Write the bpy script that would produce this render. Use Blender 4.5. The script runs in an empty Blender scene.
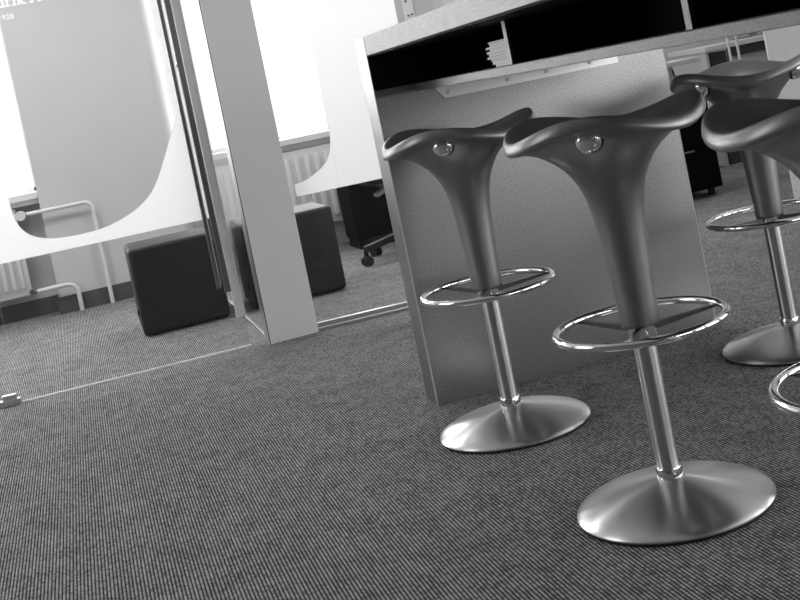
import bpy, bmesh, math, random
from mathutils import Vector, Matrix
random.seed(7)
C = bpy.context.scene.collection
SC = bpy.context.scene
PI = math.pi

# ------------------------------------------------------------------ camera
cam_d = bpy.data.cameras.new('camera')
cam_d.sensor_width = 36.0
cam_d.lens = 55.405
cam_d.shift_x = -0.06442
cam_d.shift_y = -0.21523
cam_d.clip_start = 0.05
cam = bpy.data.objects.new('camera', cam_d); C.objects.link(cam)
_f = Vector((0.2926, 0.9553, -0.0429)).normalized()
_u = Vector((0.2008, -0.0175, 0.9795)); _u = (_u - _f * _u.dot(_f)).normalized()
_r = _f.cross(_u)
M = Matrix((( _r.x, _u.x, -_f.x, 0), (_r.y, _u.y, -_f.y, 0), (_r.z, _u.z, -_f.z, 0.98673), (0, 0, 0, 1)))
cam.matrix_world = M
SC.camera = cam

# ------------------------------------------------------------------ sky, lights, exposure
W = bpy.data.worlds.new('sky'); SC.world = W; W.use_nodes = True
bg = W.node_tree.nodes['Background']; bg.inputs[0].default_value = (1, 1, 1, 1); bg.inputs[1].default_value = 1.3
SC.view_settings.view_transform = 'Standard'
SC.view_settings.look = 'None'
SC.view_settings.gamma = 1.0
SC.view_settings.use_curve_mapping = False
SC.view_settings.exposure = 0.5

def area(name, loc, direction, sx, sy, power):
    l = bpy.data.lights.new(name, 'AREA'); l.shape = 'RECTANGLE'; l.size = sx; l.size_y = sy; l.energy = power
    o = bpy.data.objects.new(name, l); C.objects.link(o); o.location = loc
    o.rotation_euler = Vector(direction).to_track_quat('-Z', 'Z').to_euler()
    return o
# daylight at the window openings of the room
for i, y in enumerate((-2.2, 0.6, 3.4)):
    area('daylight_right_window', (6.42, y, 1.22), (-1, 0, 0), 2.0, 2.3, (26, 48, 5)[i])
area('daylight_left_window', (-3.12, 3.6, 1.6), (1, 0, 0), 2.4, 1.5, 20)
area('daylight_front_window', (4.2, -3.92, 1.6), (0, 1, 0), 3.2, 1.5, 28)
area('daylight_meeting_window', (-1.55, 8.42, 1.6), (0, -1, 0), 2.72, 1.66, 52)
area('daylight_office_window', (1.395, 8.42, 1.6), (0, -1, 0), 1.6, 1.66, 34)
# added fill lights without fixtures, brightening the rooms behind the glass
for (x, y, pw) in ((-0.6, 6.6, 25), (1.6, 6.4, 19), (4.8, 7.1, 10)):
    area('ceiling_fill', (x, y, 2.72), (0, 0, -1), 1.2, 0.6, pw)

# ------------------------------------------------------------------ materials (all greys: the photograph is black and white)
def mat(name, v, rough=0.5, metal=0.0, spec=0.5, aniso=0.0):
    m = bpy.data.materials.new(name); m.use_nodes = True
    b = m.node_tree.nodes['Principled BSDF']
    b.inputs['Base Color'].default_value = (v, v, v, 1)
    b.inputs['Roughness'].default_value = rough
    b.inputs['Metallic'].default_value = metal
    b.inputs['Specular IOR Level'].default_value = spec
    b.inputs['Anisotropic'].default_value = aniso
    return m
def nodes(m): return m.node_tree.nodes, m.node_tree.links, m.node_tree.nodes['Principled BSDF']
def speckle(m, lo, hi, scale, bump=0.0, stretch=(1, 1, 1), detail=2.0, rough=None):
    N, L, b = nodes(m)
    tc = N.new('ShaderNodeTexCoord'); mp = N.new('ShaderNodeMapping'); mp.inputs['Scale'].default_value = stretch
    t = N.new('ShaderNodeTexNoise'); t.inputs['Scale'].default_value = scale; t.inputs['Detail'].default_value = detail
    r = N.new('ShaderNodeValToRGB')
    r.color_ramp.elements[0].position = 0.3; r.color_ramp.elements[1].position = 0.7
    r.color_ramp.elements[0].color = (lo, lo, lo, 1); r.color_ramp.elements[1].color = (hi, hi, hi, 1)
    L.new(tc.outputs['Object'], mp.inputs[0]); L.new(mp.outputs[0], t.inputs['Vector'])
    L.new(t.outputs['Fac'], r.inputs[0]); L.new(r.outputs[0], b.inputs['Base Color'])
    if bump:
        bp = N.new('ShaderNodeBump'); bp.inputs['Strength'].default_value = bump; bp.inputs['Distance'].default_value = 0.002
        L.new(t.outputs['Fac'], bp.inputs['Height']); L.new(bp.outputs[0], b.inputs['Normal'])
    return m

def carpet():
    m = mat('ribbed_carpet', 0.1, 0.95, 0, 0.15); N, L, b = nodes(m)
    def math_(op, a, bb=None, c=None):
        n = N.new('ShaderNodeMath'); n.operation = op
        for i, v in enumerate((a, bb, c)):
            if v is None: continue
            if isinstance(v, (int, float)): n.inputs[i].default_value = v
            else: L.new(v, n.inputs[i])
        return n.outputs[0]
    tc = N.new('ShaderNodeTexCoord'); sp = N.new('ShaderNodeSeparateXYZ'); L.new(tc.outputs['Object'], sp.inputs[0])
    sx = math_('DIVIDE', sp.outputs[0], 0.0082)
    ix = math_('FLOOR', sx); fx = math_('FRACT', sx)
    wn0 = N.new('ShaderNodeTexWhiteNoise'); wn0.noise_dimensions = '1D'; L.new(ix, wn0.inputs['W'])
    off = math_('MULTIPLY', wn0.outputs['Value'], 0.35)
    alt = math_('MULTIPLY', math_('MODULO', ix, 2.0), 0.5)
    sy = math_('ADD', math_('ADD', math_('DIVIDE', sp.outputs[1], 0.0095), off), alt)
    iy = math_('FLOOR', sy); fy = math_('FRACT', sy)
    hx = math_('SINE', math_('MULTIPLY', fx, PI)); hy = math_('SINE', math_('MULTIPLY', fy, PI))
    h = math_('MULTIPLY', math_('POWER', hx, 1.2), math_('MULTIPLY_ADD', math_('POWER', hy, 0.8), 0.6, 0.4))
    cb = N.new('ShaderNodeCombineXYZ'); L.new(ix, cb.inputs[0]); L.new(iy, cb.inputs[1])
    wn = N.new('ShaderNodeTexWhiteNoise'); wn.noise_dimensions = '2D'; L.new(cb.outputs[0], wn.inputs['Vector'])
    rnd = math_('MULTIPLY_ADD', wn.outputs['Value'], 0.65, 0.63)
    big = N.new('ShaderNodeTexNoise'); big.inputs['Scale'].default_value = 9.0; big.inputs['Detail'].default_value = 4
    L.new(tc.outputs['Object'], big.inputs['Vector'])
    bg_ = math_('MULTIPLY_ADD', big.outputs['Fac'], 0.7, 0.65)
    f = math_('MULTIPLY', math_('MULTIPLY', h, rnd), bg_)
    r = N.new('ShaderNodeValToRGB')
    r.color_ramp.elements[0].position = 0.12; r.color_ramp.elements[1].position = 0.95
    r.color_ramp.elements[0].color = (0.01, 0.01, 0.01, 1); r.color_ramp.elements[1].color = (0.47, 0.47, 0.47, 1)
    L.new(f, r.inputs[0]); L.new(r.outputs[0], b.inputs['Base Color'])
    bp = N.new('ShaderNodeBump'); bp.inputs['Strength'].default_value = 0.6; bp.inputs['Distance'].default_value = 0.003
    L.new(h, bp.inputs['Height']); L.new(bp.outputs[0], b.inputs['Normal'])
    return m

def glass_mat(name, tint=0.96, refl=1.0, ior=1.45):
    m = bpy.data.materials.new(name); m.use_nodes = True
    N, L = m.node_tree.nodes, m.node_tree.links
    N.remove(N['Principled BSDF']); out = N['Material Output']
    tr = N.new('ShaderNodeBsdfTransparent'); tr.inputs[0].default_value = (tint, tint, tint, 1)
    gl = N.new('ShaderNodeBsdfGlossy'); gl.inputs['Roughness'].default_value = 0.0; gl.inputs['Color'].default_value = (refl, refl, refl, 1)
    fr = N.new('ShaderNodeFresnel'); fr.inputs['IOR'].default_value = ior
    mx = N.new('ShaderNodeMixShader')
    ge = N.new('ShaderNodeNewGeometry'); en = N.new('ShaderNodeMath'); en.operation = 'SUBTRACT'; en.inputs[0].default_value = 1.0
    fm = N.new('ShaderNodeMath'); fm.operation = 'MULTIPLY'      # the mirror reflection belongs to the entry face of the thin pane
    L.new(ge.outputs['Backfacing'], en.inputs[1]); L.new(fr.outputs[0], fm.inputs[0]); L.new(en.outputs[0], fm.inputs[1])
    L.new(fm.outputs[0], mx.inputs[0]); L.new(tr.outputs[0], mx.inputs[1]); L.new(gl.outputs[0], mx.inputs[2]); L.new(mx.outputs[0], out.inputs[0])
    return m
def film_mat():
    m = bpy.data.materials.new('frosted_film'); m.use_nodes = True
    N, L = m.node_tree.nodes, m.node_tree.links
    N.remove(N['Principled BSDF']); out = N['Material Output']
    a = N.new('ShaderNodeBsdfTranslucent'); a.inputs[0].default_value = (0.98, 0.98, 0.98, 1)
    d = N.new('ShaderNodeBsdfDiffuse'); d.inputs[0].default_value = (0.9, 0.9, 0.9, 1)
    mx = N.new('ShaderNodeMixShader'); mx.inputs[0].default_value = 0.2
    L.new(a.outputs[0], mx.inputs[1]); L.new(d.outputs[0], mx.inputs[2]); L.new(mx.outputs[0], out.inputs[0])
    return m

M_carpet = carpet()
M_wall = speckle(mat('painted_wall', 0.6, 0.8, 0, 0.2), 0.595, 0.612, 6, 0.0)
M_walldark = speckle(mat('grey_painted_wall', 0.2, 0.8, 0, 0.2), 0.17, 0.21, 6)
M_white = mat('white_paint', 0.8, 0.45)
M_ceil = mat('ceiling_white', 0.75, 0.9, 0, 0.1)
M_skirt = mat('grey_skirting', 0.085, 0.5)
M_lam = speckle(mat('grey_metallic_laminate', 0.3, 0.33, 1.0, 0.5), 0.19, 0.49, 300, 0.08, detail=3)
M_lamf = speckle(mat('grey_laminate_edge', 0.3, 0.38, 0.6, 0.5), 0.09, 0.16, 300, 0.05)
M_edge = mat('pale_edge_banding', 0.55, 0.4)
M_wood = speckle(mat('pale_wood_grain', 0.6, 0.45), 0.46, 0.66, 22, 0.1, (12, 0.8, 12), 5)
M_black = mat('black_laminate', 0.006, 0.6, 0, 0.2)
M_darkcab = mat('black_cabinet', 0.003, 0.7, 0, 0.08)
M_chrome = mat('polished_chrome', 0.92, 0.07, 1.0)
M_satin = mat('satin_chrome', 0.6, 0.28, 1.0, aniso=0.85)
M_spoke = mat('darkened_chrome_web', 0.22, 0.25, 1.0)  # chrome webs, dark reflection put into the base colour
M_handle = mat('dark_brushed_steel', 0.33, 0.3, 1.0)
M_brush = mat('brushed_steel', 0.7, 0.30, 1.0, aniso=0.82)
for _m in (M_brush, M_satin):
    _N, _L, _b = nodes(_m); _t = _N.new('ShaderNodeTangent'); _t.direction_type = 'RADIAL'; _t.axis = 'Z'; _L.new(_t.outputs[0], _b.inputs['Tangent']); _b.inputs['Anisotropic Rotation'].default_value = 0.25
M_alu = mat('satin_aluminium', 0.62, 0.32, 1.0)
M_alupaint = mat('white_aluminium', 0.82, 0.4)
M_seat = mat('grey_satin_paint', 0.24, 0.33, 0.5, 0.5)
M_trunk = mat('grey_metallic_shell', 0.33, 0.35, 0.95, 0.6)
M_rubber = mat('black_rubber', 0.015, 0.6)
M_post = speckle(mat('grey_post_panel', 0.6, 0.55, 0, 0.3), 0.72, 0.80, 260)
M_fab = speckle(mat('dark_grey_leatherette', 0.02, 0.56, 0, 0.4), 0.011, 0.017, 300, 0.1)
M_fabtop = M_fab
M_rad = mat('white_radiator_enamel', 0.72, 0.4)
M_pipe = mat('white_pipe_paint', 0.74, 0.4)
M_valve = mat('dark_brass', 0.2, 0.4, 0.8)
M_plastic = mat('black_plastic', 0.006, 0.45, 0, 0.3)
M_greyplastic = mat('grey_plastic', 0.22, 0.35)
M_glass = glass_mat('clear_glass')
M_glass2 = glass_mat('clear_side_glass', ior=1.33)
M_film = film_mat()
M_vinyl = mat('white_vinyl', 0.95, 0.5)
M_vinyl.node_tree.nodes['Principled BSDF'].inputs['Transmission Weight'].default_value = 0.0
M_paper = mat('paper_pages', 0.85, 0.7)
M_paper2 = mat('grey_cover', 0.08, 0.5)
M_desk = mat('pale_desk_top', 0.72, 0.4)
M_dark = mat('dark_grey_panel', 0.06, 0.5)
M_mid = mat('mid_grey_panel', 0.2, 0.5)
M_lightpanel = speckle(mat('light_grey_panel', 0.55, 0.6), 0.53, 0.58, 40)
M_glassedge = mat('clear_edge_profile', 0.7, 0.3, 0.1)

# ------------------------------------------------------------------ mesh helpers
def B(): return bmesh.new()
def box(bm, x0, x1, y0, y1, z0, z1, bev=0.0, seg=2):
    r = bmesh.ops.create_cube(bm, size=1.0)
    vs = r['verts']
    for v in vs:
        v.co = Vector(((x0 + x1) / 2 + v.co.x * (x1 - x0), (y0 + y1) / 2 + v.co.y * (y1 - y0), (z0 + z1) / 2 + v.co.z * (z1 - z0)))
    if bev:
        es = set(e for v in vs for e in v.link_edges)
        bmesh.ops.bevel(bm, geom=list(es), offset=bev, segments=seg, affect='EDGES', profile=0.5)
    return bm
def lathe(bm, prof, n=72, cx=0, cy=0, capb=True, capt=True):
    rings = []
    for (r, z) in prof:
        if r < 1e-6: rings.append([bm.verts.new((cx, cy, z))])
        else: rings.append([bm.verts.new((cx + r * math.cos(2 * PI * i / n), cy + r * math.sin(2 * PI * i / n), z)) for i in range(n)])
    for a, b in zip(rings, rings[1:]):
        for i in range(n):
            j = (i + 1) % n
            if len(a) == 1 and len(b) == 1: continue
            if len(a) == 1: bm.faces.new((a[0], b[j], b[i]))
            elif len(b) == 1: bm.faces.new((a[i], a[j], b[0]))
            else: bm.faces.new((a[i], a[j], b[j], b[i]))
    if capb and len(rings[0]) > 1: bm.faces.new(rings[0])
    if capt and len(rings[-1]) > 1: bm.faces.new(rings[-1])
    return bm
def tube(bm, pts, r, n=10, closed=False):
    pts = [Vector(p) for p in pts]; rings = []; m = len(pts); ref = None
    for i, p in enumerate(pts):
        if closed: d = pts[(i + 1) % m] - pts[i - 1]
        else: d = pts[min(i + 1, m - 1)] - pts[max(i - 1, 0)]
        d.normalize()
        if ref is None: ref = Vector((0, 0, 1)) if abs(d.z) < 0.9 else Vector((1, 0, 0))
        a = (ref - d * ref.dot(d)).normalized(); b = d.cross(a); ref = a
        rings.append([bm.verts.new(p + (a * math.cos(2 * PI * k / n) + b * math.sin(2 * PI * k / n)) * r) for k in range(n)])
    for i in range(m if closed else m - 1):
        A, Bb = rings[i], rings[(i + 1) % m]
        for k in range(n): bm.faces.new((A[k], A[(k + 1) % n], Bb[(k + 1) % n], Bb[k]))
    if not closed: bm.faces.new(rings[0]); bm.faces.new(rings[-1])
    return bm
def prism_xz(bm, pts, y0, y1):
    a = [bm.verts.new((x, y0, z)) for x, z in pts]; b = [bm.verts.new((x, y1, z)) for x, z in pts]
    bm.faces.new(a); bm.faces.new(b)
    for i in range(len(pts)):
        j = (i + 1) % len(pts); bm.faces.new((a[i], a[j], b[j], b[i]))
    return bm
def beam(bm, p, q, w, h):
    p, q = Vector(p), Vector(q); d = (q - p); L_ = d.length; d.normalize()
    s = d.cross(Vector((0, 0, 1)))
    if s.length < 1e-3: s = Vector((1, 0, 0))
    s.normalize(); u = s.cross(d)
    vs = [bm.verts.new(o + s * a * w / 2 + u * b * h / 2) for o in (p, q) for a, b in ((-1, -1), (1, -1), (1, 1), (-1, 1))]
    for f in ((0, 1, 2, 3), (4, 5, 6, 7), (0, 1, 5, 4), (1, 2, 6, 5), (2, 3, 7, 6), (3, 0, 4, 7)): bm.faces.new([vs[i] for i in f])
    return bm
def obj(name, bm, m, parent=None, smooth=False, sharp=40):
    bmesh.ops.recalc_face_normals(bm, faces=bm.faces)
    if smooth:
        for f in bm.faces: f.smooth = True
        for e in bm.edges:
            if len(e.link_faces) == 2 and e.calc_face_angle(0) > math.radians(sharp): e.smooth = False
    me = bpy.data.meshes.new(name); bm.to_mesh(me); bm.free(); me.materials.append(m)
    o = bpy.data.objects.new(name, me); C.objects.link(o)
    if parent: o.parent = parent
    return o
def tag(o, label, cat, group=None):
    o['label'] = label; o['category'] = cat
    if group: o['group'] = group
    return o
def thing(name, label, cat, loc=(0, 0, 0), rz=0.0, group=None):
    o = bpy.data.objects.new(name, None); C.objects.link(o); o.location = loc; o.rotation_euler = (0, 0, rz)
    o.empty_display_size = 0.05
    return tag(o, label, cat, group)
def struct(name, bm, m, parent=None, smooth=False):
    o = obj(name, bm, m, parent, smooth)
    if parent is None: o['kind'] = 'structure'
    return o
def copy_tree(o, parent=None):
    c = o.copy(); C.objects.link(c)
    if parent: c.parent = parent
    for ch in list(o.children): copy_tree(ch, c)
    return c

# ------------------------------------------------------------------ setting
XL, XR, YF, YB, ZC = -3.2, 6.5, -4.0, 8.05, 2.75
struct('floor', box(B(), XL - .15, XR + .15, YF - .15, 8.6, -0.1, 0), M_carpet)
struct('ceiling', box(B(), XL - .15, XR + .15, YF - .15, 8.6, ZC, ZC + .1), M_ceil)
# back wall: pier between two windows, parapets below them, lintel above; niches are deeper (y = 8.25)
for bx in ((XL, -0.25, 8.25, 8.55, 0, 0.735), (0.655, 2.2, 8.25, 8.55, 0, 0.735), (2.2, XR, 8.05, 8.55, 0, ZC), (XL, -0.25, 8.06, 8.55, 2.45, ZC), (0.655, 2.2, 8.06, 8.55, 2.45, ZC)):
    struct('wall_back', box(B(), *bx), M_wall)
bm = B()
prism = [(-0.25, 8.05), (0.555, 8.05)] + [(0.555 + .10 * math.sin(t * PI / 24), 8.05 + .16 * (1 - math.cos(t * PI / 24))) for t in range(1, 13)] + [(0.655, 8.55), (-0.25, 8.55)]
a = [bm.verts.new((x, y, 0)) for x, y in prism]; b = [bm.verts.new((x, y, ZC)) for x, y in prism]
bm.faces.new(a); bm.faces.new(b)
for i in range(len(prism)): bm.faces.new((a[i], a[(i + 1) % len(prism)], b[(i + 1) % len(prism)], b[i]))
struct('wall_back', bm, M_wall, None, True)
# side walls with window openings
def side_wall(name, x0, x1, y0, y1, wins, m, sill=.83):
    bm = B(); ys = [y0] + [v for w in wins for v in w] + [y1]
    for i in range(0, len(ys), 2): box(bm, x0, x1, ys[i], ys[i + 1], 0, ZC)
    for (p, q) in wins: box(bm, x0, x1, p, q, 0, sill); box(bm, x0, x1, p, q, 2.38, ZC)
    return struct(name, bm, m)
side_wall('wall_left', XL - .15, XL, YF, 5.4, [(2.4, 4.8)], M_walldark)
side_wall('wall_left', XL - .15, XL, 5.4, 8.55, [], M_wall)
side_wall('wall_right', XR, XR + .15, YF, 5.5, [(-3.2, -1.2), (-0.4, 1.6), (2.4, 4.4)], M_walldark, .06)
side_wall('wall_right', XR, XR + .15, 5.5, 8.55, [], M_wall)
bm = B(); box(bm, XL - .15, 2.5, YF - .15, YF, 0, ZC); box(bm, 5.9, XR + .15, YF - .15, YF, 0, ZC); box(bm, 2.5, 5.9, YF - .15, YF, 0, .83); box(bm, 2.5, 5.9, YF - .15, YF, 2.38, ZC)
struct('wall_front', bm, M_walldark)
struct('wall_partition', box(B(), 3.46, XR, 5.575, 5.587, 0, ZC), M_lightpanel)
# skirting
bm = B(); box(bm, -0.262, 0.565, 8.035, 8.052, 0, 0.105); box(bm, -0.265, -0.25, 8.04, 8.25, 0, 0.105)
box(bm, XL, -0.25, 8.232, 8.25, 0, 0.105)
struct('baseboard_back', bm, M_skirt)
struct('baseboard_right', box(B(), 2.2, XR, 8.035, 8.052, 0, 0.07), M_skirt)
# windows: frame, glass, sill
def window(n, x0, x1, z0, z1, y):
    r = bpy.data.objects.new('window_%d' % n, None); C.objects.link(r); r['kind'] = 'structure'; r.location = ((x0 + x1) / 2, y, z0)
    w = (x1 - x0) / 2; h = z1 - z0
    bm = B(); box(bm, -w, -w + .02, -.03, .03, 0, h); box(bm, w - .02, w, -.03, .03, 0, h)
    box(bm, -w, w, -.03, .03, 0, .025); box(bm, -w, w, -.03, .03, h - .06, h)
    obj('window_frame', bm, M_white, r)
    obj('window_pane', box(B(), -w + .018, w - .018, -.004, .004, .022, h - .05), M_glass, r)
    bm = B(); box(bm, -w, w, -.255, -.02, -.045, 0, .006); box(bm, -w, w, -.225, -.21, -.075, -.04)
    obj('window_sill', bm, M_white, r)
window(1, XL, -0.25, 0.78, 2.45, 8.33)
window(2, 0.60, 2.2, 0.78, 2.45, 8.33)

# ------------------------------------------------------------------ radiators and pipes
def radiator(label, x0, x1, z0, z1, y0, y1, pitch):
    r = thing('radiator', label, 'radiator', ((x0 + x1) / 2, (y0 + y1) / 2, 0))
    w = (x1 - x0) / 2; d = (y1 - y0) / 2
    bm = B(); box(bm, -w, w, -d + .012, d, z0, z1, .012)
    # pressed vertical flutes on the front face
    n = int((x1 - x0 - .04) / pitch); st = (x1 - x0 - .04) / n
    for i in range(n):
        xa = -w + .02 + i * st
        box(bm, xa + st * .22, xa + st * .78, -d - .012, -d + .02, z0 + .05, z1 - .05, .008)
    obj('panel', bm, M_rad, r, True)
    obj('top_grille', box(B(), -w + .005, w - .005, -d + .02, d - .005, z1 - .002, z1 + .012, .004), M_rad, r)
    return r
ra = radiator('white panel radiator under the left window, with valves and pipes at its right end', -1.75, -0.40, 0.15, 0.70, 8.11, 8.19, 0.05)
bm = B(); 
obj('bracket', box(B(), -.5, -.46, .04, .075, .2, .65), M_rad, ra); obj('bracket', box(B(), .46, .5, .04, .075, .2, .65), M_rad, ra)
rb = radiator('white fluted radiator under the window behind the right ottoman', 0.72, 1.64, 0.17, 0.70, 8.10, 8.20, 0.066)
obj('bracket', box(B(), -.3, -.26, .05, .052, .2, .65), M_rad, rb); obj('bracket', box(B(), .26, .3, .05, .052, .2, .65), M_rad, rb)
def arc(c, r, a0, a1, n=8):   # in xz plane
    return [(c[0] + r * math.cos(a0 + (a1 - a0) * i / n), c[1], c[2] + r * math.sin(a0 + (a1 - a0) * i / n)) for i in range(n + 1)]
p = thing('heating_pipe', 'white bent pipe from radiator top valve down to the floor by the pier', 'pipe', (0.055, 8.0, 0))
pts = [(-.39, 0, .655)] + arc((-.05, 0, .605), .05, PI / 2, 0) + [(0, 0, 0.001)]
obj('pipe_run', tube(B(), pts, .0125, 12), M_pipe, p, True)
v = obj('valve', tube(B(), [(-.435, 0, .655), (-.39, 0, .655)], .014, 12), M_valve, p, True)
bm = B(); tube(bm, [(-.425, -.035, .655), (-.425, -.006, .655)], .030, 24); tube(bm, [(-.425, -.006, .655), (-.425, .03, .655)], .016, 16)
obj('thermostat_knob', bm, M_rad, p, True)
obj('elbow', tube(B(), [(-.44, 0, .655), (-.50, 0, .655), (-.50, .10, .655)], .011, 10), M_pipe, p, True)
p = thing('heating_pipe', 'short white bent pipe from radiator bottom valve down to the floor', 'pipe', (-0.132, 8.0, 0))
pts = [(-.235, 0, .178)] + arc((-.06, 0, .118), .06, PI / 2, 0) + [(0, 0, 0.001)]
obj('pipe_run', tube(B(), pts, .0135, 12), M_pipe, p, True)
bm = B(); tube(bm, [(-.262, 0, .178), (-.235, 0, .178)], .013, 12); tube(bm, [(-.262, -.022, .178), (-.262, .02, .178)], .016, 14); tube(bm, [(-.275, .0, .178), (-.275, .15, .178)], .009, 10)
obj('valve', bm, M_valve, p, True)

# ------------------------------------------------------------------ glass partition
RZ = -0.0497
d = thing('glass_door', 'frameless glass door with frosted wave film, white lettering and long pull handles', 'door', (0.5641, 5.380, 0), RZ)
PW = 0.965
obj('pane', box(B(), -PW, 0, -.005, .005, .012, 2.35), M_glass, d)
obj('bottom_edge_glint', box(B(), -PW, -.004, -.005, .005, .0, .008), M_alupaint, d)  # white strip painted in for light caught by the pane's bottom edge
obj('edge_profile', box(B(), -.040, .002, -.010, .010, .135, 2.34, .003), M_glassedge, d)
def smooth_pts(P, n=10):
    out = []
    for i in range(len(P) - 1):
        p0 = P[max(i - 1, 0)]; p1 = P[i]; p2 = P[i + 1]; p3 = P[min(i + 2, len(P) - 1)]
        for k in range(n):
            t = k / n
            out.append(tuple(.5 * ((2 * p1[j]) + (-p0[j] + p2[j]) * t + (2 * p0[j] - 5 * p1[j] + 4 * p2[j] - p3[j]) * t * t + (-p0[j] + 3 * p1[j] - 3 * p2[j] + p3[j]) * t ** 3) for j in (0, 1)))
    out.append(P[-1]); return out
def film(bm, curve, zlow, y0, y1):
    # a sheet between the straight lower edge and the curved upper edge, as a strip of quads, with a real thickness
    top = curve
    fr, bk = [], []
    for (x, z) in top:
        fr.append((bm.verts.new((x, y0, zlow)), bm.verts.new((x, y0, z)))); bk.append((bm.verts.new((x, y1, zlow)), bm.verts.new((x, y1, z))))
    for i in range(len(top) - 1):
        bm.faces.new((fr[i][0], fr[i + 1][0], fr[i + 1][1], fr[i][1])); bm.faces.new((bk[i][0], bk[i][1], bk[i + 1][1], bk[i + 1][0]))
        bm.faces.new((fr[i][1], fr[i + 1][1], bk[i + 1][1], bk[i][1])); bm.faces.new((fr[i][0], bk[i][0], bk[i + 1][0], fr[i + 1][0]))
    for e in (0, -1): bm.faces.new((fr[e][0], fr[e][1], bk[e][1], bk[e][0]))
    return bm
X0 = 0.5641
cl = [(-.2851, 1.60), (-.285, 1.2), (-.2845, .90), (-.283, .80), (-.272, .735), (-.248, .692), (-.21, .662), (-.165, .645), (-.117, .637), (-.03, .633), (.047, .637), (.11, .650), (.175, .672), (.23, .700), (.277, .735), (.31, .782), (.343, .852), (.385, .925), (.425, 1.00), (.455, 1.06), (.474, 1.12), (.482, 1.25), (.485, 1.60)]
# smoothed right side of the clear opening
cl[14:21] = [(.277, .737), (.318, .790), (.352, .850), (.391, .925), (.428, 1.000), (.455, 1.060), (.474, 1.120)]
pts = [(x - X0, z) for x, z in smooth_pts(cl, 8)]
xm = max(-PW + .003, -10)
bm = film(B(), [(-PW + .003, 1.6)] + pts + [(-.045, 1.6)], .583, .0055, .0065)
obj('frosted_film', bm, M_film, d)
def text_mesh(s, size, name):
    cu = bpy.data.curves.new(name, 'FONT'); cu.body = s; cu.size = size; cu.extrude = .0004; cu.offset = size * .018; cu.space_character = 1.08
    o = bpy.data.objects.new(name, cu); C.objects.link(o)
    bpy.context.view_layer.update()
    dg = bpy.context.evaluated_depsgraph_get(); me = bpy.data.meshes.new_from_object(o.evaluated_get(dg))
    C.objects.unlink(o); bpy.data.objects.remove(o)
    return me
def lettering(s, size, x_right, x_left, z, serifs=()):
    me = text_mesh(s, size, 'lettering')
    bm = B(); bm.from_mesh(me)
    xs = [v.co.x for v in bm.verts]; w0, w1 = min(xs), max(xs)
    for v in bm.verts:
        x, y, zz = v.co
        v.co = Vector((x_left + (x - w0) / (w1 - w0) * (x_right - x_left), .0068 + zz, z + y))
    for (a, b_) in serifs: box(bm, a, b_, 0.0064, 0.0074, z, z + size * .085)
    o = obj('lettering', bm, M_film, d); return o
lx = lambda x: x - X0
# serif feet of the letters are little bars
lettering('drik', .07, lx(-.052), lx(-.170), 1.624, [(lx(-.112), lx(-.090)), (lx(-.140), lx(-.117)), (lx(-.087), lx(-.070)), (lx(-.068), lx(-.050))])
lettering('A', .07, lx(.005), lx(-.036), 1.624, [(lx(-.040), lx(-.022)), (lx(-.008), lx(.010))])
lettering('1928', .030, lx(-.112), lx(-.170), 1.572)
# pull handle: an outer and an inner bar joined through the glass
h = obj('pull_handle', box(B(), -.068, -.040, -.072, -.050, .262, 1.95, .003), M_handle, d)
box_ = B(); box(box_, -.098, -.078, -.068, -.054, .285, 1.93, .003)
obj('handle_ridge', box_, M_handle, h)
obj('inner_handle', box(B(), -.080, -.055, .050, .070, .285, 1.93, .003), M_handle, d)
for z in (.49, 1.25, 1.72):
    obj('standoff', tube(B(), [(-.064, -.052, z), (-.064, .052, z)], .008, 12), M_chrome, h, True)
    obj('standoff', tube(B(), [(-.086, -.055, z), (-.086, -.004, z)], .006, 12), M_chrome, h, True)
# fixed glass pane left of the door with its metal patch fitting
g = thing('glass_panel', 'fixed glass pane left of the door with metal floor fitting', 'glass panel', (-0.402, 5.4285, 0), RZ)
obj('pane', box(B(), -1.3, -.003, -.005, .005, .012, 2.35), M_glass, g)
bm = B(); box(bm, -.20, 0, -.020, .020, 0, .026, .003); box(bm, -.07, -.012, -.014, .014, .024, .046, .003)
obj('patch_fitting', bm, M_alu, g)
# side glass running back behind the post
g = thing('glass_panel', 'fixed glass pane running back from the grey post between the two ottomans', 'glass panel', (0.645, 5.46, 0), 0)
obj('pane', box(B(), -.005, .005, 0, 2.5, .02, 2.35), M_glass2, g)
obj('floor_channel', box(B(), -.006, .006, 0, 2.5, 0, .014), M_alu, g)
# post between the two openings
pz = thing('partition_post', 'grey laminate faced post with white metal edge in the glass partition', 'post', (0.636, 5.308, 0), 0)
obj('face_panel', box(B(), .0035, .2153, 0, .02, 0, ZC), M_post, pz)
obj('metal_channel', box(B(), 0, .2153, .0205, .145, 0, ZC), M_alu, pz)
obj('shadow_gap', box(B(), .001, .214, .012, .0215, .0, ZC), M_black, pz)
# right hand glass
RZ2 = -0.105
g = thing('glass_panel', 'fixed glass pane with frosted film between the grey post and the bar', 'glass panel', (0.853, 5.345, 0), RZ2)
obj('pane', box(B(), 0, 1.55, -.005, .005, .03, 2.35), M_glass, g)
bm = B(); box(bm, 0, 1.55, -.022, .022, 0, .014, .002); box(bm, 0, 1.55, -.010, .014, .012, .034, .002)
obj('floor_channel', bm, M_alu, g)
obj('end_post', box(B(), 1.55, 1.58, -.02, .02, 0, 2.35), M_alu, g)
X1 = 0.853
cr = [(.882, .648), (.905, .650), (.928, .655), (.953, .663), (.985, .679), (1.015, .697), (1.043, .724), (1.062, .758), (1.073, .800), (1.077, .86), (1.078, .95), (1.0765, 1.1), (1.0765, 1.6)]
pts = [(x - X1, z) for x, z in smooth_pts(cr, 8)]
obj('frosted_film', film(B(), pts + [(.622, 1.6)], .594, .0055, .0065), M_film, g)

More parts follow.
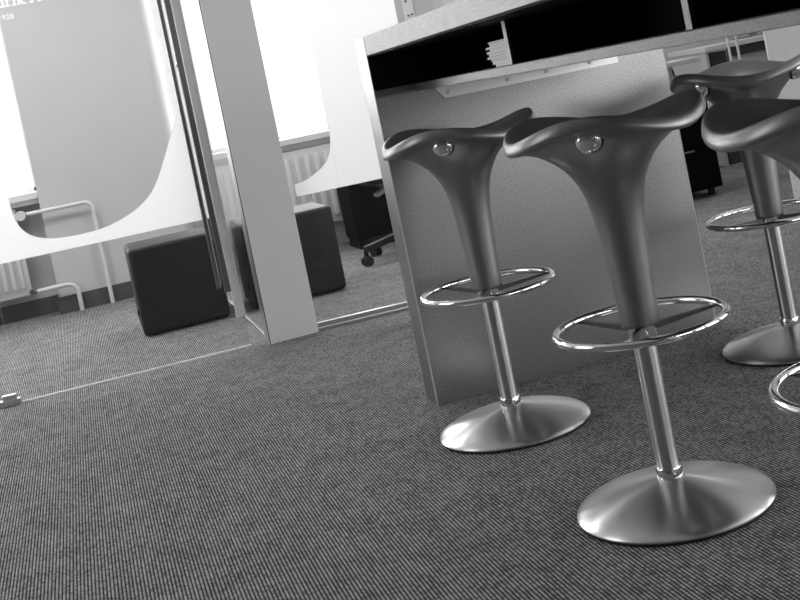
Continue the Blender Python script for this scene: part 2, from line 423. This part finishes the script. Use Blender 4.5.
# ------------------------------------------------------------------ bar counter
AX, AY, T, H, TS, DW = 0.8905, 3.6183, 0.1208, 1.1473, 0.0569, 0.9783
YE = -0.75
bar = thing('bar_counter', 'long bar counter with grey speckled end panel, pale worktop and open shelf', 'bar counter', (AX, AY, 0))
def gable(y0):
    o = obj('end_panel', box(B(), 0, DW, y0, y0 + T, 0, H, .0), M_lam, bar)
    obj('edge_trim', box(B(), -.0006, .0026, y0 - .0006, y0 + .0026, .002, H - .001), M_edge, o)
    obj('edge_trim', box(B(), DW - .0026, DW + .0006, y0 - .0006, y0 + .0026, .002, H - .001), M_edge, o)
    return o
gable(0); gable(YE - AY - T)
obj('worktop', box(B(), 0.0, DW, YE - AY, -.0015, H - TS, H, .001), M_wood, bar)
obj('worktop_underside', box(B(), 0.012, DW - .012, YE - AY, -.001, H - TS - .004, H - TS), M_black, bar)
SX = 0.132   # shelf front set back from the worktop edge
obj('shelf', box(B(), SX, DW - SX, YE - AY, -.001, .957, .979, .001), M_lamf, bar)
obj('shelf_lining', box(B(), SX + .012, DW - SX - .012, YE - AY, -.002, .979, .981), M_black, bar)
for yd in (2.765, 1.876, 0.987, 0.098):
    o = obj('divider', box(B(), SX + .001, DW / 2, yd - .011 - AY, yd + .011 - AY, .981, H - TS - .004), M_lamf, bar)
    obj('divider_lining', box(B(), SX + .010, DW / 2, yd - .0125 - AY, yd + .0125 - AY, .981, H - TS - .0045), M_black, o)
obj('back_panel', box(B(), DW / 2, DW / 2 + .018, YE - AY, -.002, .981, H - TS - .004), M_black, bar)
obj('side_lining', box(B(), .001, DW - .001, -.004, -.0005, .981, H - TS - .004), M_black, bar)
# metal angle that carries the shelf
b0 = B(); prism_xz(b0, [(1.075 - AX, .9565), (1.107 - AX, .918), (1.70 - AX, .918), (1.70 - AX, .9565)], -.004, -.0008)
box(b0, 1.078 - AX, 1.70 - AX, -.035, -.001, .9535, .9568)
br = obj('bracket', b0, M_alu, bar)
for x in (1.12, 1.317, 1.448, 1.60):
    obj('screw', tube(B(), [(x - AX, -.0065, .936), (x - AX, -.003, .936)], .006, 14), M_white, br, True)

# magazines stacked against the first divider
mags = [  # thickness, overhang at the free end, x shift, material, words
    (.007, .000, .006, M_paper, 'thin pale magazine at the very bottom of the stack on the bar shelf'),
    (.009, .006, .000, M_paper, 'pale magazine second from the bottom of the stack on the bar shelf'),
    (.006, .010, .004, M_paper2, 'dark covered magazine third from the bottom of the stack on the bar shelf'),
    (.005, .040, .000, M_paper, 'thin magazine in the stack on the bar shelf that sticks out furthest'),
    (.008, .020, .003, M_paper2, 'grey covered magazine in the middle of the stack on the bar shelf'),
    (.006, .027, .000, M_paper, 'pale magazine just above the middle of the stack on the bar shelf'),
    (.006, .024, .004, M_paper, 'pale magazine fourth from the top of the stack on the bar shelf'),
    (.005, .025, .000, M_paper, 'thin pale magazine third from the top of the stack on the bar shelf'),
    (.008, .018, .003, M_paper, 'thick pale magazine second from the top of the stack on the bar shelf'),
    (.005, .026, .008, M_paper2, 'topmost magazine of the stack on the bar shelf, with a grey cover')]
z = .9812
for (t, ov, xs, m, lab) in mags:
    r = thing('magazine', lab, 'magazine', (1.034 + xs, 2.778, z), random.uniform(.0, .07), 'magazines stacked on the bar shelf')
    w = .138 + ov
    obj('pages', box(B(), .002, .205, .001, w - .002, .0006, t - .0006), M_paper, r)
    bm = B(); box(bm, 0, .208, 0, w, 0, .0006); box(bm, 0, .208, 0, w, t - .0006, t - .0001)
    obj('cover', bm, m, r)
    z += t

# ------------------------------------------------------------------ bar stools
AMP = .0165
def wave(phi): return math.cos(3 * phi)
def stool_surface(bm, prof, n=120, close_bottom=False, close_top=False):
    rings = []
    for (r, z, w, lob) in prof:
        if r < 1e-6: rings.append([bm.verts.new((0, 0, z))]); continue
        rings.append([bm.verts.new(((r + lob * wave(2 * PI * i / n)) * math.cos(2 * PI * i / n), (r + lob * wave(2 * PI * i / n)) * math.sin(2 * PI * i / n), z + w * wave(2 * PI * i / n))) for i in range(n)])
    for a, b in zip(rings, rings[1:]):
        for i in range(n):
            j = (i + 1) % n
            if len(a) == 1: bm.faces.new((a[0], b[j], b[i]))
            elif len(b) == 1: bm.faces.new((a[i], a[j], b[0]))
            else: bm.faces.new((a[i], a[j], b[j], b[i]))
    if close_bottom: bm.faces.new(rings[0])
    if close_top: bm.faces.new(rings[-1])
    return bm
def make_stool(label):
    t = thing('bar_stool', label, 'bar stool', (0, 0, 0), 0, 'bar stools at the counter')
    def wv(r): return AMP * min(1, max(0, (r - .045) / .155)) ** 1.5
    tr = [(.036, .392), (.0405, .393), (.0413, .40), (.0425, .44), (.0445, .49), (.047, .54), (.0505, .60), (.0555, .64), (.0615, .672), (.070, .70), (.081, .722), (.096, .745), (.113, .763), (.132, .779), (.152, .793), (.172, .8025), (.188, .8075), (.200, .8095)]
    obj('trunk', stool_surface(B(), [(r, z, wv(r), 0.0) for r, z in tr], close_bottom=True), M_trunk, t, True, 80)
    st = [(.0, .797, 0, 0), (.15, .803, AMP * .8, .002), (.188, .8075, AMP * .96, .004), (.203, .8085, AMP, .005), (.2105, .8095, AMP, .005), (.2145, .8125, AMP, .005), (.2155, .8165, AMP, .005), (.2146, .8235, AMP, .005), (.2122, .831, AMP, .005), (.2095, .8362, AMP, .005), (.2062, .8386, AMP, .005), (.2020, .8388, AMP, .005), (.195, .8365, AMP, .0045), (.182, .831, AMP * .97, .004), (.165, .8245, AMP * .9, .003), (.14, .8165, AMP * .75, .002), (.11, .811, AMP * .5, 0), (.07, .8075, AMP * .22, 0), (.03, .8065, AMP * .05, 0), (0, .8065, 0, 0)]
    obj('seat', stool_surface(B(), st), M_seat, t, True, 80)
    for k in range(3):
        a = 2 * PI * k / 3
        c = Vector((.155 * math.cos(a), .155 * math.sin(a), .8065)); nrm = Vector((math.cos(a) * .93, math.sin(a) * .93, -.36)).normalized()
        bm = B(); prof = [(.0, -.003), (.0275, -.003), (.0280, .002), (.0262, .0092), (.0218, .0158), (.0150, .0200), (.0072, .0222), (0, .0228)]
        lathe(bm, prof, 40, capb=False, capt=False)
        q = Vector((0, 0, 1)).rotation_difference(nrm).to_matrix().to_4x4()
        bmesh.ops.transform(bm, matrix=Matrix.Translation(c) @ q, verts=bm.verts)
        kn = obj('knob', bm, M_chrome, t, True)
        bm = B(); lathe(bm, [(.0275, -.004), (.0300, -.004), (.0300, .0012), (.0275, .0012)], 40, capb=False, capt=False)
        bmesh.ops.transform(bm, matrix=Matrix.Translation(c) @ q, verts=bm.verts)
        obj('knob_gasket', bm, M_rubber, kn, True)
    # foot ring with three spokes and hub
    fr = obj('footrest', tube(B(), [(.1804 * math.cos(2 * PI * i / 96), .1804 * math.sin(2 * PI * i / 96), .397) for i in range(96)], .0090, 14, True), M_chrome, t, True)
    for k in range(3):
        a = 2 * PI * k / 3
        bm = B(); u = Vector((math.cos(a), math.sin(a), 0)); s = Vector((-u.y, u.x, 0))
        # a flat web that narrows from the hub to the ring
        P = []
        for (r, hw, z0, z1) in ((.026, .006, .378, .392), (.175, .004, .392, .398)):
            for (aa, zz) in ((-1, z0), (1, z0), (1, z1), (-1, z1)): P.append(bm.verts.new(u * r + s * aa * hw + Vector((0, 0, zz))))
        for f in ((0, 1, 2, 3), (4, 5, 6, 7), (0, 1, 5, 4), (1, 2, 6, 5), (2, 3, 7, 6), (3, 0, 4, 7)): bm.faces.new([P[i] for i in f])
        obj('spoke', bm, M_spoke, fr)
    obj('hub', lathe(B(), [(.0245, .366), (.029, .367), (.030, .369), (.030, .3915), (.024, .3925)], 48, capb=False, capt=False), M_chrome, t, True)
    obj('post', lathe(B(), [(.0243, .074), (.0243, .391)], 48), M_satin, t, True)
    # trumpet base
    bp = [(.2085, .0060), (.2105, .0075), (.2108, .0105), (.208, .0145), (.202, .0190), (.19, .0250), (.17, .0328), (.145, .0408), (.12, .0475), (.095, .0533), (.07, .0582), (.05, .0618), (.038, .0642), (.031, .0655), (.031, .0640), (.0275, .0640)]
    bs = obj('base', lathe(B(), bp, 128, capb=True, capt=False), M_brush, t, True)
    obj('collar', lathe(B(), [(.0285, .060), (.0285, .0855), (.0278, .087), (.023, .087)], 48, capb=False, capt=False), M_chrome, bs, True)
    obj('base_gasket', lathe(B(), [(.20, 0), (.2075, 0), (.2088, .0062), (.20, .0062)], 96, capb=True, capt=True), M_rubber, bs, True)
    return t
stools = [((1.0454, 2.3605), -125.5, 'bar stool in the middle foreground, standing nearest in full view'),
          ((0.9915, 3.2000), -123, 'leftmost bar stool, standing in front of the grey end panel'),
          ((1.8845, 3.1900), -52, 'bar stool at far right behind the others, on the far side of the counter'),
          ((1.1092, 1.6108), -124, 'bar stool cut off by the right edge, with its foot ring and seat nearest')]
proto = None
for (xy, a, lab) in stools:
    s = make_stool(lab) if proto is None else copy_tree(proto)
    if proto is None: proto = s
    s.location = (xy[0], xy[1], 0); s.rotation_euler = (0, 0, math.radians(a)); s['label'] = lab

# ------------------------------------------------------------------ ottomans
def ottoman(label, x0, x1, y0, y1, h):
    r = thing('ottoman', label, 'ottoman', ((x0 + x1) / 2, (y0 + y1) / 2, 0), 0, 'cube ottomans behind the glass')
    w, dd = (x1 - x0) / 2, (y1 - y0) / 2
    obj('cover', box(B(), -w, w, -dd, dd, .008, h, .022, 4), M_fab, r, True)
    obj('seam', box(B(), -w - .001, w + .001, -dd - .001, dd + .001, h - .075, h - .0735), M_fab, r)
    for sx in (-1, 1):
        for sy in (-1, 1):
            obj('glide', lathe(B(), [(.018, 0), (.018, .012)], 16, sx * (w - .06), sy * (dd - .06)), M_plastic, r)
    obj('zip_pull', box(B(), -w - .008, -w + .004, -.1, -.085, .10, .13, .002), M_plastic, r)
ottoman('dark grey cube ottoman seen through the glass door left of the handle', .157, .592, 6.30, 6.74, .447)
ottoman('dark grey cube ottoman behind the grey post, seen through the right pane', .72, 1.197, 6.262, 6.73, .447)

# ------------------------------------------------------------------ office chair
ch = thing('office_chair', 'black swivel office chair on castors behind the frosted right pane', 'office chair', (1.755, 6.98, 0), 0)
for k in range(5):
    a = math.radians(194 + 72 * k); e = Vector((.30 * math.cos(a), .30 * math.sin(a), .095))
    lg = obj('leg', beam(B(), (.03 * math.cos(a), .03 * math.sin(a), .135), e, .045, .035), M_plastic, ch)
    bm = B(); box(bm, e.x - .012, e.x + .012, e.y - .012, e.y + .012, .05, .085)
    for sgn in (-1, 1):
        n = Vector((-math.sin(a), math.cos(a), 0)); c = Vector((e.x, e.y, .029))
        tube(bm, [c + n * sgn * .008, c + n * sgn * .026], .029, 20)
    obj('caster', bm, M_plastic, lg, True)
bm = B(); lathe(bm, [(.035, .09), (.04, .10), (.04, .15), (.028, .16), (.028, .38), (.02, .38), (.02, .44)], 24); obj('gas_column', bm, M_plastic, ch, True)
bm = B(); box(bm, -.12, .12, -.10, .10, .42, .455, .01); obj('tilt_mechanism', bm, M_plastic, ch)
obj('lever', beam(B(), (-.16, -.05, .385), (-.05, -.03, .425), .06, .02), M_greyplastic, ch)
obj('seat', box(B(), -.24, .24, -.24, .24, .455, .53, .03, 4), M_fab, ch, True)
obj('backrest', box(B(), -.13, .25, .22, .29, .62, 1.05, .03, 4), M_fab, ch, True)
obj('back_bar', beam(B(), (0, .1, .44), (0, .27, .68), .05, .02), M_plastic, ch)

cab = thing('cabinet', 'low black cabinet against the back wall behind the office chair', 'cabinet', (1.95, 7.86, 0))
obj('body', box(B(), -.355, .6, -.17, .16, .06, .60, .003), M_darkcab, cab)
obj('plinth', box(B(), -.345, .58, -.16, .15, 0, .06), M_black, cab)
obj('door', box(B(), -.35, .15, -.188, -.1705, .065, .595, .002), M_darkcab, cab); obj('door', box(B(), .154, .595, -.188, -.1705, .065, .595, .002), M_darkcab, cab)

sw = thing('wall_thermostat', 'white wall controller with small dark buttons beside the right window', 'thermostat', (2.33, 8.048, 1.40))
obj('plate', box(B(), -.035, .035, -.012, 0, .0, .19, .004), M_white, sw)
for (x, z) in ((-.012, .03), (.014, .035), (-.012, .13)): obj('button', tube(B(), [(x, -.017, z), (x, -.011, z)], .007, 12), M_plastic, sw, True)

# ------------------------------------------------------------------ things seen under the shelf, at the right
bc = thing('drawer_cabinet', 'black drawer cabinet on short feet behind the bar', 'cabinet', (3.075, 6.62, 0))
obj('body', box(B(), -.41, .41, -.27, .27, .045, .58, .003), M_darkcab, bc)
for i, (a, b_) in enumerate(((.05, .29), (.30, .575))):
    dr = obj('drawer', box(B(), -.405, .405, -.285, -.2705, a, b_, .002), M_darkcab, bc)
    obj('handle', box(B(), .02, .26, -.297, -.286, b_ - .014, b_ - .006), M_mid, dr)
for sx in (-.36, .36):
    for sy in (-.22, .22): obj('foot', lathe(B(), [(.022, 0), (.022, .05)], 16, sx, sy), M_plastic, bc)
dk = thing('desk', 'narrow pale desk behind the bar with cables hanging under it', 'desk', (3.30, 6.95, 0))
obj('desk_top', box(B(), -.5, .53, 0, .4, .757, .787, .003), M_desk, dk)
for x in (-.45, .48): obj('leg', box(B(), x - .02, x + .02, .34, .38, 0, .757), M_alupaint, dk)
for (x0, z0, x1, z1, nm) in ((.33, .74, .46, .55, 0), (.22, .72, .43, .56, 0)):
    obj('cable', tube(B(), [(x0 + (x1 - x0) * i / 8, .02 + .02 * math.sin(i), z0 + (z1 - z0) * i / 8 - .05 * math.sin(PI * i / 8)) for i in range(9)], .006, 8), M_plastic, dk, True)
ds = thing('desk', 'white desk with dark front panel seen below the bar shelf', 'desk', (4.35, 7.45, 0))
obj('desk_top', box(B(), -.2, .75, 0, .55, .79, .825, .003), M_desk, ds)
obj('modesty_panel', box(B(), .02, .75, .03, .05, .725, .789), M_dark, ds)
obj('front_panel', box(B(), .0, .70, .052, .07, .05, .789), M_lightpanel, ds)
obj('drawer_unit', box(B(), -.14, -.02, .05, .5, 0, .775), M_dark, ds)
obj('side_panel', box(B(), -.19, -.17, .02, .55, 0, .79), M_lightpanel, ds)
obj('leg', box(B(), .70, .74, .02, .06, 0, .79), M_alu, ds)
mo = thing('computer_monitor', 'dark computer monitor standing on the white desk', 'monitor', (4.72, 7.75, .825))
obj('screen', box(B(), -.22, .22, -.02, .02, .06, .38, .004), M_mid, mo); obj('foot', box(B(), -.12, .12, -.09, .09, 0, .012, .003), M_mid, mo); obj('stem', box(B(), -.025, .025, -.01, .02, .01, .10), M_mid, mo)
for x, lab in ((4.187, 'thin pale metal pole in front of the white desk, left one of two'), (4.252, 'brighter thin metal pole in front of the white desk, right one of two')):
    o = thing('metal_pole', lab, 'pole', (x, 7.2, 0), 0, 'thin poles before the desk')
    obj('shaft', lathe(B(), [(.009, .008), (.009, ZC)], 16), M_alupaint, o, True); obj('foot_plate', lathe(B(), [(.03, 0), (.03, .008)], 20), M_alupaint, o)
